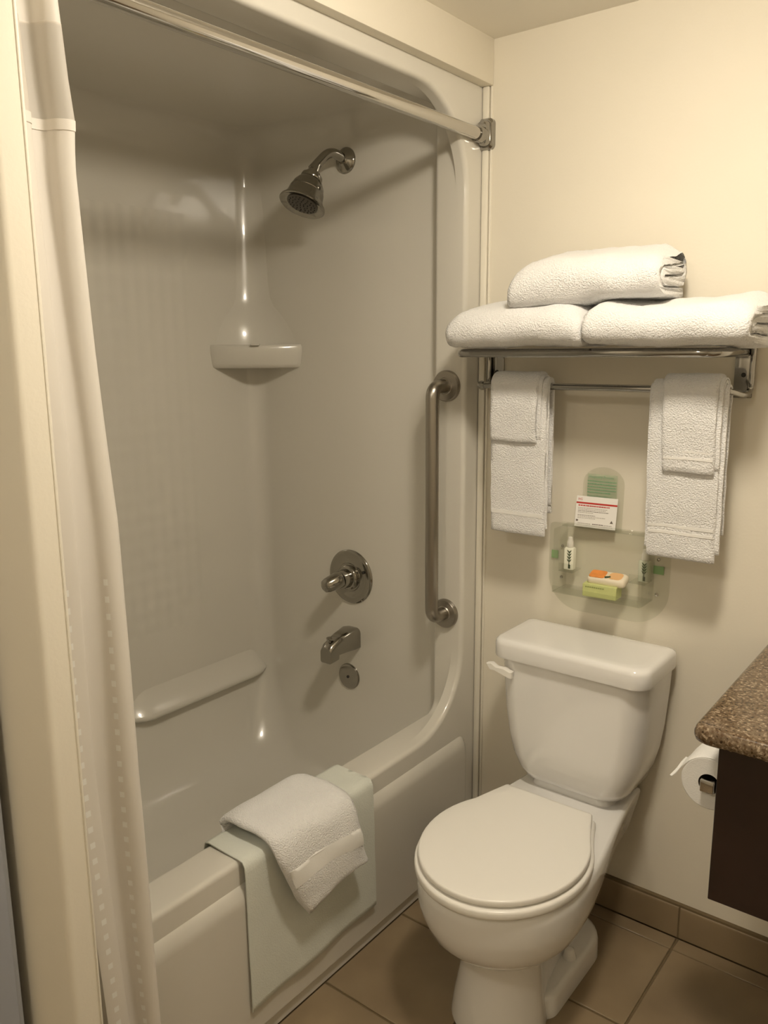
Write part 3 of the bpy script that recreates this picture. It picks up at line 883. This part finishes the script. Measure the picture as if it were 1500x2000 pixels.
def sheet(th, off, s_end, w0=0.0, w1=1.0, seed=0, nw=22, amp=0.003, s_beg=0.0, belly=0.012):
    n0 = int(s_beg * (len(LC) - 1)); n = int(round(s_end * (len(LC) - 1)))
    grid = []
    for i in range(n0, n + 1):
        row = []
        for j in range(nw + 1):
            w = lerp(w0, w1, j / nw)
            p = LC[i].lerp(RC[i], w)
            fall = max(0.0, i / (len(LC) - 1) - 0.55) / 0.45
            p.x += belly * math.sin(PI * w) * fall * 0.6
            p.z += 0.020 * math.sin(PI * w) * fall - 0.0 * fall
            row.append(p)
        grid.append(row)
    N = []
    for i in range(len(grid)):
        r = []
        for j in range(nw + 1):
            a = grid[min(i + 1, len(grid) - 1)][j] - grid[max(i - 1, 0)][j]
            b = grid[i][min(j + 1, nw)] - grid[i][max(j - 1, 0)]
            nn = b.cross(a).normalized()
            if nn.x + nn.z < 0: nn = -nn
            r.append(nn)
        N.append(r)
    loops = []
    for i in range(len(grid)):
        top_, bot_ = [], []
        e = 0.45 if i in (0, len(grid) - 1) else 1.0
        for j in range(nw + 1):
            ee = e * (0.35 if j in (0, nw) else (0.8 if j in (1, nw - 1) else 1.0))
            c = grid[i][j] + N[i][j] * off
            top_.append(c + N[i][j] * th / 2 * ee); bot_.append(c - N[i][j] * th / 2 * ee)
        loops.append(top_ + bot_[::-1])
    v, f = loft(loops)
    return fuzz(v, amp, 18, seed), f
mb = MB()
mb.add(sheet(0.020, 0.010, 1.0, seed=11, amp=0.005))
mb.add(sheet(0.008, 0.000, 0.965, 0.10, 0.97, seed=12))
mb.add(sheet(0.008, -0.008, 0.94, 0.14, 0.95, seed=13))
mb.build('cloth', M['terry'], t, angle=80)
MB().add(sheet(0.0020, 0.0198, 0.84, 0.03, 0.97, seed=11, s_beg=0.76, amp=0.005)).build('woven_band', M['woven'], t, angle=80)

# ------------------------------------------------------------------ amenity holder
t = thing('amenity_holder', 'clear acrylic amenity holder on the wall above the toilet', 'holder', (0.365, 0.0, 0.78))
hp = rrect(0.215, 0.520, 0.780, 0.998, [0.085, 0.012, 0.012, 0.085], 8)
mesh_obj('back_plate', *loft([[Vector((a, y, b)) for a, b in hp] for y in (-0.0008, -0.0042)]), M['clear'], t)
sg = [(0.300, 0.996), (0.400, 0.996), (0.402, 1.100)] + [(0.351 + 0.051 * math.cos(PI * k / 14), 1.106 + 0.040 * math.sin(PI * k / 14)) for k in range(15)] + [(0.300, 1.100)]
sign = mesh_obj('sign_plate', *loft([[Vector((a, y, b)) for a, b in sg] for y in (-0.004, -0.0068)]), M['clear'], t)
mesh_obj('printed_panel', *box(0.311, 0.385, -0.0074, -0.0069, 1.030, 1.128), M['greenpane'], sign)
def wall_text(body, size, x, z, y, mat, parent, name='lettering', slant=0.0, xs=1.0):
    v, f = text_vf(body, size)
    q = [Vector((x + p.x * xs + p.y * 0.2, y - 0.0004 + p.z * 0.2, z + p.y + p.x * slant)) for p in v]
    return mesh_obj(name, q, f, mat, parent, smooth=False)
wall_text('Hospitality Promise', 0.0098, 0.314, 1.1185, -0.0076, M['greentext'], sign, xs=0.80)
wall_text('Forget Something?', 0.0100, 0.311, 1.0705, -0.0076, M['greentext'], sign, xs=0.80)
def print_line(x0, x1, z, h, y, mat, parent, rnd, name='printed_line'):
    mb = MB(); x = x0
    while x < x1:
        w = rnd.uniform(0.0025, 0.0065)
        e = min(x + w, x1)
        mb.add(box(x, e, y - 0.0003, y, z, z + h * rnd.uniform(0.8, 1.1)))
        x = e + rnd.uniform(0.0008, 0.0014)
    return mb.build(name, mat, parent, smooth=False)
rnd = random.Random(3)
for i in range(5):
    print_line(0.311, 0.383 if i < 4 else 0.370, 1.1100 - i * 0.0068, 0.0022, -0.0076, M['greentext'], sign, rnd)
# card ledge, tray, bottle pockets
mesh_obj('card_ledge', *box(0.262, 0.482, -0.036, -0.0042, 0.9985, 1.0015, 0.0008, 1), M['clear'], t)
mesh_obj('ledge_lip', *box(0.262, 0.482, -0.038, -0.0355, 0.9985, 1.010, 0.0006, 1), M['clear'], t)
mesh_obj('tray', *box(0.262, 0.482, -0.078, -0.0042, 0.8410, 0.8440, 0.0008, 1), M['clear'], t)
mesh_obj('tray_lip', *box(0.262, 0.482, -0.081, -0.0775, 0.8410, 0.858, 0.0008, 1), M['clear'], t)
for x in (0.262, 0.4825):
    mesh_obj('side_wall', *box(x - 0.0015, x + 0.0015, -0.076, -0.0042, 0.8415, 0.9985, 0.0006, 1), M['clear'], t)
for x0, x1 in ((0.2645, 0.302), (0.442, 0.4805)):
    mesh_obj('bottle_shelf', *box(x0, x1, -0.052, -0.0042, 0.8880, 0.8910, 0.0008, 1), M['clear'], t)
    mesh_obj('bottle_guard', *box(x0, x1, -0.0545, -0.0522, 0.8885, 0.910, 0.0006, 1), M['clear'], t)
for x0, x1, z0, z1 in ((0.2215, 0.2395, 0.906, 0.9265), (0.4815, 0.506, 0.9065, 0.926)):
    mesh_obj('green_sticker', *box(x0, x1, -0.0048, -0.0043, z0, z1), M['sticker'], t)
for x, z in ((0.492, 0.941), (0.492, 0.857), (0.250, 0.860), (0.250, 0.940)):
    mesh_obj('screw', *lathe([(0.0001, 0), (0.0042, 0), (0.0035, 0.0022), (0.0001, 0.003)], (x, -0.0042, z), (0, -1, 0), 12), M['chrome'], t)

# notice card, leaning back on the ledge
t = thing('notice_card', 'white notice card with red stripe on the clear holder', 'card', (0.345, -0.03, 1.0018))
cm_ = Matrix.Translation((0.2925, -0.0335, 1.0018)) @ Matrix.Rotation(math.radians(3.5), 4, 'Z') @ Matrix.Rotation(math.radians(-9), 4, 'X')
def card_part(vf, name, mat, parent=t):
    v, f = vf
    return mesh_obj(name, [cm_ @ Vector(p) for p in v], f, mat, parent, smooth=False)
CW, CH = 0.101, 0.074
sh = 0.02
sheetm = card_part(box(0, CW, 0, 0.0006, 0, CH), 'card_sheet', M['card'])
card_part(box(0.0005, CW - 0.0002, -0.0004, 0.0, CH - 0.0185, CH - 0.0145), 'red_stripe', M['red'], sheetm)
def card_text(body, size, x, z, mat, name='lettering', xs=1.0):
    v, f = text_vf(body, size)
    return card_part(([Vector((x + p.x * xs, -0.0003 + p.z * 0.3, z + p.y)) for p in v], f), name, mat, sheetm)
card_text('IHG', 0.0085, 0.004, CH - 0.0105, M['red'], 'logo', 0.75)
rnd = random.Random(5)
def card_line(x0, x1, z, h, mat, name='printed_line'):
    mb = MB(); x = x0
    while x < x1:
        w = rnd.uniform(0.002, 0.006); e = min(x + w, x1)
        mb.add(box(x, e, -0.0003, 0.0, z, z + h)); x = e + rnd.uniform(0.0006, 0.0012)
    v, f = mb.v, mb.f
    return card_part((v, f), name, mat, sheetm)
card_line(0.006, 0.083, CH - 0.0240, 0.0026, M['red'], 'printed_heading')
for i, (e, m) in enumerate(((0.078, 'greyink'), (0.074, 'greyink'), (0.082, 'ink'), (0.044, 'greyink'))):
    card_line(0.006, e, CH - 0.0295 - i * 0.0036, 0.0013, M[m])
for i, (e, m) in enumerate(((0.050, 'ink'), (0.074, 'greyink'), (0.050, 'greyink'))):
    card_line(0.006, e, CH - 0.0465 - i * 0.0034, 0.0012, M[m])
card_part(box(0.003, 0.0082, -0.0003, 0, 0.0125, 0.017), 'printed_mark', M['ink'], sheetm)
card_part(([Vector(p) for p in ((0.0865, -0.0003, 0.0145), (0.0945, -0.0003, 0.0145), (0.0905, -0.0003, 0.0215))], [(0, 1, 2)]), 'printed_triangle', M['ink'], sheetm)
card_line(0.008, 0.040, 0.0075, 0.0016, M['greyink']); card_line(0.044, 0.072, 0.0075, 0.0019, M['ink']); card_line(0.073, 0.092, 0.0075, 0.0015, M['greyink'])
card_line(0.006, 0.094, 0.0032, 0.0010, M['greyink'])

# small bottles
def bottle(x, y, z, label, hb, pump, tint):
    t = thing('toiletry_bottle', label, 'bottle', (x, y, z), 'toiletry bottles in the holder')
    rings = []
    for zz, e in ((0.0, 0.002), (0.0015, 0.0), (hb - 0.004, 0.0), (hb - 0.0008, 0.002), (hb, 0.006)):
        rings.append([Vector((x + a, y + b, z + zz)) for a, b in rrect(-0.0125 + e, 0.0125 - e, -0.010 + e, 0.010 - e, 0.0045, 5)])
    bd = MB().add(loft(rings)).build('body', tint, t, angle=50)
    mesh_obj('cap', *lathe([(0.0001, hb), (0.0082, hb), (0.0085, hb + 0.002), (0.0078, hb + 0.014), (0.0062, hb + 0.017), (0.0058, hb + 0.024), (0.0035, hb + 0.0255), (0.0001, hb + 0.0258)], (x, y, z), (0, 0, 1), 20), M['cap'], t)
    # label print: stem and leaves on the front
    mb = MB(); yy = y - 0.0100
    mb.add(box(x + 0.0015, x + 0.0035, yy - 0.0003, yy, z + 0.010, z + hb * 0.85))
    for k in range(4):
        zz = z + 0.020 + k * (hb - 0.026) / 4
        for s in (-1, 1):
            p = [Vector((x + 0.0025, yy - 0.0002, zz)), Vector((x + 0.0025 + s * 0.0035, yy - 0.0002, zz + 0.0022)), Vector((x + 0.0025 + s * 0.0062, yy - 0.0002, zz + 0.0085)), Vector((x + 0.0025 + s * 0.002, yy - 0.0002, zz + 0.0060))]
            mb.add((p, [(0, 1, 2, 3)]))
    mb.add(box(x + 0.0005, x + 0.0060, yy - 0.0003, yy, z + 0.004, z + 0.014))
    mb.build('leaf_print', M['leaf'], bd, smooth=False)
bottle(0.2835, -0.031, 0.8912, 'small cream bottle at the left side of the clear holder', 0.056, True, M['bottle'])
bottle(0.4700, -0.031, 0.8912, 'small green labelled bottle at the right side below the towel', 0.052, True, plain('bottle_greenish', (0.50, 0.52, 0.40), 0.4))

# soaps
t = thing('soap_box', 'small lime green soap box on the clear tray', 'soap', (0.378, -0.055, 0.844))
sm = Matrix.Translation((0.378, -0.052, 0.8442)) @ Matrix.Rotation(math.radians(3), 4, 'Z')
MB().add(box(-0.041, 0.041, -0.020, 0.020, 0.0, 0.031, 0.0012, 1)).xf(sm).build('carton', M['soapgreen'], t)
mb = MB(); rnd = random.Random(9)
x = -0.034
while x < 0.012:
    mb.add(box(x, x + 0.004, -0.0205, -0.0200, 0.0225, 0.0255)); x += 0.0052
mb.xf(sm).build('printed_line', plain('soap_print', (0.30, 0.34, 0.12), 0.6), t, smooth=False)
t = thing('wrapped_soap', 'orange and cream wrapped soap lying behind the green box', 'soap', (0.388, -0.03, 0.875))
sm = Matrix.Translation((0.388, -0.040, 0.8755)) @ Matrix.Rotation(math.radians(3), 4, 'Z') @ Matrix.Rotation(math.radians(16), 4, 'X')
rings = [[Vector((a, b, z)) for a, b in rrect(-0.046 + e, 0.046 - e, -0.021 + e, 0.021 - e, 0.009, 5)] for z, e in ((0.0, 0.006), (0.004, 0.001), (0.008, 0.0), (0.016, 0.0005), (0.0205, 0.004), (0.0215, 0.009))]
MB().add(loft(rings)).xf(sm).build('wrapper', M['soapcream'], t, angle=50)
rings = [[Vector((a, b, z)) for a, b in rrect(-0.042, -0.004, -0.017, 0.016, 0.007, 5)] for z in (0.0212, 0.0221)]
MB().add(loft(rings)).xf(sm).build('orange_print', M['soaporange'], t)
rings = [[Vector((a, b, z)) for a, b in rrect(0.004, 0.036, -0.015, 0.015, 0.010, 5)] for z in (0.0212, 0.0221)]
MB().add(loft(rings)).xf(sm).build('pale_print', plain('soap_print_pale', (0.80, 0.48, 0.22), 0.5), t)
MB().add(box(-0.008, 0.006, -0.013, -0.006, 0.0214, 0.0226)).xf(sm @ Matrix.Rotation(0.4, 4, 'Z')).build('leaf_print', M['leaf'], t)

# ------------------------------------------------------------------ toilet
TX = 0.3625
t = thing('toilet', 'white two piece toilet with closed lid beside the tub', 'toilet', (TX, -0.35, 0.0))
# tank
rings = []
tab = [(0.385, (0.100, 0.150)), (0.388, (0.116, 0.164)), (0.396, (0.130, 0.176)), (0.415, (0.143, 0.184)), (0.450, (0.157, 0.190)), (0.500, (0.169, 0.193)), (0.560, (0.177, 0.195)), (0.640, (0.183, 0.197)), (0.702, (0.186, 0.199))]
for z, (hw, yf) in tab:
    pts = rrect(TX - hw, TX + hw, -yf, -0.022, [0.055, 0.012, 0.012, 0.055], 8)
    q = []
    for x, y in pts:
        bow = 0.006 * (1 - ((x - TX) / hw) ** 2) if y < -yf + 0.02 else 0
        q.append(Vector((x, y - bow, z)))
    rings.append(q)
MB().add(loft(rings)).build('tank', M['porcelain'], t, angle=60)
rings = []
for z, e in ((0.698, 0.004), (0.6985, 0.001), (0.702, 0.0), (0.730, 0.0), (0.7375, 0.002), (0.7425, 0.007), (0.7445, 0.014), (0.7450, 0.03)):
    pts = rrect(TX - 0.192 + e, TX + 0.192 - e, -0.214 + e, -0.016 - e, [0.036, 0.014, 0.014, 0.036], 8)
    rings.append([Vector((x, y - (0.005 * (1 - ((x - TX) / 0.192) ** 2) if y < -0.18 else 0), z)) for x, y in pts])
MB().add(loft(rings)).build('tank_lid', M['porcelain'], t, angle=60)
# flush lever
lv = [(0.218, 0.652), (0.219, 0.668), (0.200, 0.674), (0.178, 0.673), (0.163, 0.681), (0.150, 0.678), (0.160, 0.664), (0.174, 0.665), (0.190, 0.660)]
lever = MB().add(loft([[Vector((lerp(0.185, x, s), y, lerp(0.667, z, s))) for x, z in [(a + 0.012, b) for a, b in lv]] for y, s in ((-0.203, 0.96), (-0.2055, 1.0), (-0.215, 1.0), (-0.2185, 0.90))])).build('flush_lever', M['seat'], t, angle=50)
mesh_obj('lever_pivot', *lathe([(0.001, 0.0), (0.011, 0.0), (0.011, 0.010), (0.001, 0.011)], (0.207, -0.196, 0.662), (0, -1, 0), 16), M['seat'], lever)
# bowl and pedestal in one ceramic body
def egg(a, b, cy, bhw, by, low=False, n=28, m=10):
    """front half ellipse running into a straight back of half width bhw at y = by"""
    p = []
    th0 = math.radians(22)
    for k in range(n + 1):
        th = PI + th0 * 0 + (PI) * k / n
        p.append((TX + a * math.cos(th), cy + b * math.sin(th)))
    # right side back
    for k in range(1, m + 1):
        s = k / m
        e = 1 - (1 - s) ** 3 if low else s * s * (3 - 2 * s)
        p.append((TX + lerp(a, bhw, e), lerp(cy, by + 0.012, s)))
    p.append((TX + bhw - 0.012, by)); p.append((TX - bhw + 0.012, by))
    for k in range(m, 0, -1):
        s = k / m
        e = 1 - (1 - s) ** 3 if low else s * s * (3 - 2 * s)
        p.append((TX - lerp(a, bhw, e), lerp(cy, by + 0.012, s)))
    return p
rows = [(0.000, 0.106, 0.108, -0.470, 0.070, -0.18), (0.012, 0.105, 0.107, -0.470, 0.068, -0.18), (0.05, 0.100, 0.102, -0.468, 0.058, -0.18), (0.10, 0.092, 0.094, -0.465, 0.055, -0.18), (0.14, 0.088, 0.091, -0.463, 0.056, -0.175),
        (0.185, 0.089, 0.092, -0.466, 0.060, -0.16), (0.194, 0.094, 0.098, -0.466, 0.064, -0.15), (0.200, 0.106, 0.114, -0.465, 0.070, -0.14), (0.209, 0.124, 0.137, -0.464, 0.080, -0.12), (0.223, 0.143, 0.162, -0.463, 0.090, -0.10), (0.245, 0.160, 0.182, -0.463, 0.100, -0.08), (0.272, 0.171, 0.194, -0.463, 0.109, -0.06),
        (0.30, 0.177, 0.2015, -0.463, 0.114, -0.05), (0.34, 0.178, 0.203, -0.464, 0.121, -0.036), (0.360, 0.177, 0.203, -0.465, 0.124, -0.032), (0.367, 0.173, 0.199, -0.465, 0.123, -0.033), (0.371, 0.166, 0.192, -0.465, 0.117, -0.038)]
MB().add(loft([[Vector((x, y, r[0])) for x, y in egg(*r[1:], low=r[0] < 0.19)] for r in rows])).build('bowl', M['porcelain'], t, angle=70)
MB().add(loft([[Vector((x, y, z)) for x, y in rrect(TX - hw, TX + hw, -0.165, -0.04, 0.03, 5)] for z, hw in ((0.366, 0.105), (0.376, 0.102), (0.386, 0.098))])).build('tank_gasket', M['porcelain'], t, angle=50)
# foot with bolt caps
rings = []
for z, e in ((0.0, 0.0), (0.040, 0.001), (0.048, 0.003), (0.0525, 0.008), (0.054, 0.014)):
    rings.append([Vector((x, y, z)) for x, y in rrect(TX - 0.106 + e, TX + 0.106 - e, -0.445 + e, -0.125 - e, [0.04, 0.085, 0.085, 0.04], 8)])
MB().add(loft(rings)).build('foot', M['porcelain'], t, angle=60)
for s in (-1, 1):
    mesh_obj('bolt_cap', *lathe([(0.0001, 0), (0.0155, 0), (0.0155, 0.004), (0.0125, 0.014), (0.0105, 0.021), (0.006, 0.0245), (0.0001, 0.0255)], (TX + s * 0.078, -0.292, 0.0532), (0, 0, 1), 20), M['porcelain'], t)
# seat ring and lid
def lid_outline(a, b, cy, bhw, by, n=40, cut=34):
    p = []
    c = math.radians(cut)
    for k in range(n + 1):
        th = PI - c + (PI + 2 * c) * k / n
        p.append((TX + a * math.cos(th), cy + b * math.sin(th)))
    xe, ye = p[-1]
    p.append((lerp(xe, TX + bhw - 0.006, 0.5), lerp(ye, by, 0.5)))
    p.append((TX + bhw - 0.002, by - 0.003)); p.append((TX + bhw - 0.005, by)); p.append((TX - bhw - 0.007, by)); p.append((TX - bhw - 0.010, by - 0.003))
    xe, ye = p[0]
    p.append((lerp(xe, TX - bhw - 0.010, 0.5), lerp(ye, by, 0.5)))
    return p
rings = [[Vector((x, y, z)) for x, y in lid_outline(0.179 - e, 0.2105 - e, -0.467, 0.113 - e, -0.252 - e * 0.3)] for z, e in ((0.3685, 0.004), (0.370, 0.001), (0.374, 0.0), (0.383, 0.0), (0.3865, 0.0015), (0.388, 0.005), (0.3885, 0.014), (0.394, 0.015))]
MB().add(loft(rings)).build('seat', M['seat'], t, angle=50)
rings = [[Vector((x, y, z)) for x, y in lid_outline(0.172 - e, 0.2025 - e, -0.467, 0.106 - e * 0.8, -0.256 - e * 0.3)] for z, e in ((0.3925, 0.003), (0.3935, 0.0008), (0.396, 0.0), (0.4025, 0.0003), (0.4048, 0.0018), (0.4058, 0.0045), (0.4062, 0.03), (0.4066, 0.08))]
MB().add(loft(rings)).build('lid', M['seat'], t, angle=50)
MB().add(box(TX - 0.085, TX + 0.080, -0.262, -0.236, 0.3715, 0.389, 0.004, 2)).build('hinge_block', M['seat'], t)

# ------------------------------------------------------------------ vanity
t = thing('vanity_cabinet', 'dark brown wooden vanity cabinet under the granite top', 'cabinet', (1.35, -0.25, 0.48))
mesh_obj('front_panel', *box(0.783, 1.95, -0.500, -0.478, 0.478, 0.777, 0.0012, 1), M['wood'], t)
mesh_obj('side_panel', *box(0.800, 0.820, -0.478, -0.001, 0.478, 0.777, 0.0012, 1), M['wood'], t)
mesh_obj('bottom_panel', *box(0.820, 1.95, -0.478, -0.001, 0.478, 0.496), M['wood'], t)
ct = []
for z, e in ((0.777, 0.012), (0.7785, 0.007), (0.783, 0.002), (0.790, 0.0), (0.797, 0.0), (0.804, 0.002), (0.8085, 0.006), (0.810, 0.012)):
    ct.append([Vector((x, y, z)) for x, y in rrect(0.747 + e, 1.98 - e, -0.541 + e, -0.0005, [0.01, 0.002, 0.002, 0.022], 6)])
tag(MB().add(loft(ct)).build('countertop', M['granite'], None, angle=60), 'speckled brown granite countertop with rounded edge', 'countertop')

# toilet paper
RC_ = Vector((0.7445, -0.40, 0.6385))
t = thing('toilet_paper_holder', 'small chrome paper holder on the vanity side panel', 'paper holder', (0.80, -0.34, 0.64))
mesh_obj('post', *tube([(0.800, -0.405 + 0.112, 0.640), (0.7445, -0.293, 0.6385)], 0.007, 10), M['chrome'], t)
mesh_obj('spindle', *tube([(0.7445, -0.288, 0.6385), (0.7445, -0.35, 0.6385), (0.7445, -0.404, 0.6385)], 0.008, 12), M['chrome'], t)
MB().add(box(0.732, 0.757, -0.414, -0.404, 0.627, 0.650, 0.002, 2)).build('end_block', M['chrome'], t)
t = thing('toilet_roll', 'white toilet paper roll hanging beside the vanity with loose sheet', 'toilet paper', (0.7445, -0.35, 0.6385))
Rr = 0.0505; y0, y1 = -0.400, -0.300
def ringat(r, y, n=48): return [Vector((0.7445 + r * math.cos(2 * PI * k / n), y, 0.6385 + r * math.sin(2 * PI * k / n))) for k in range(n)]
v, f = loft([ringat(0.019, y0), ringat(Rr - 0.002, y0), ringat(Rr, y0 + 0.002), ringat(Rr, y1 - 0.002), ringat(Rr - 0.002, y1), ringat(0.019, y1), ringat(0.019, y0)], True, False, False)
MB().add((v, f)).build('roll', M['paper'], t, angle=40)
MB().add(loft([ringat(0.0192, y0 + 0.0004), ringat(0.0186, y0 + 0.0004), ringat(0.0186, y1 - 0.0004), ringat(0.0192, y1 - 0.0004), ringat(0.0192, y0 + 0.0004)], True, False, False)).build('core', plain('cardboard', (0.10, 0.075, 0.05), 0.9), t)
sheetp = []
for k in range(11):
    a = math.radians(70 + 75 * k / 10)
    sheetp.append((0.7445 + (Rr + 0.0008) * math.cos(a), 0.6385 + (Rr + 0.0008) * math.sin(a)))
sheetp += [(0.6935, 0.6560), (0.6850, 0.6420), (0.6780, 0.6330), (0.6745, 0.6335)]
MB().add(ribbon(resample(sheetp, 0.006), 0.0012, y0, y1 - 0.01, lambda a, b, w: Vector((a, w, b)), 12, 4, 0.002, 25)).build('loose_sheet', M['paper'], t, angle=80)
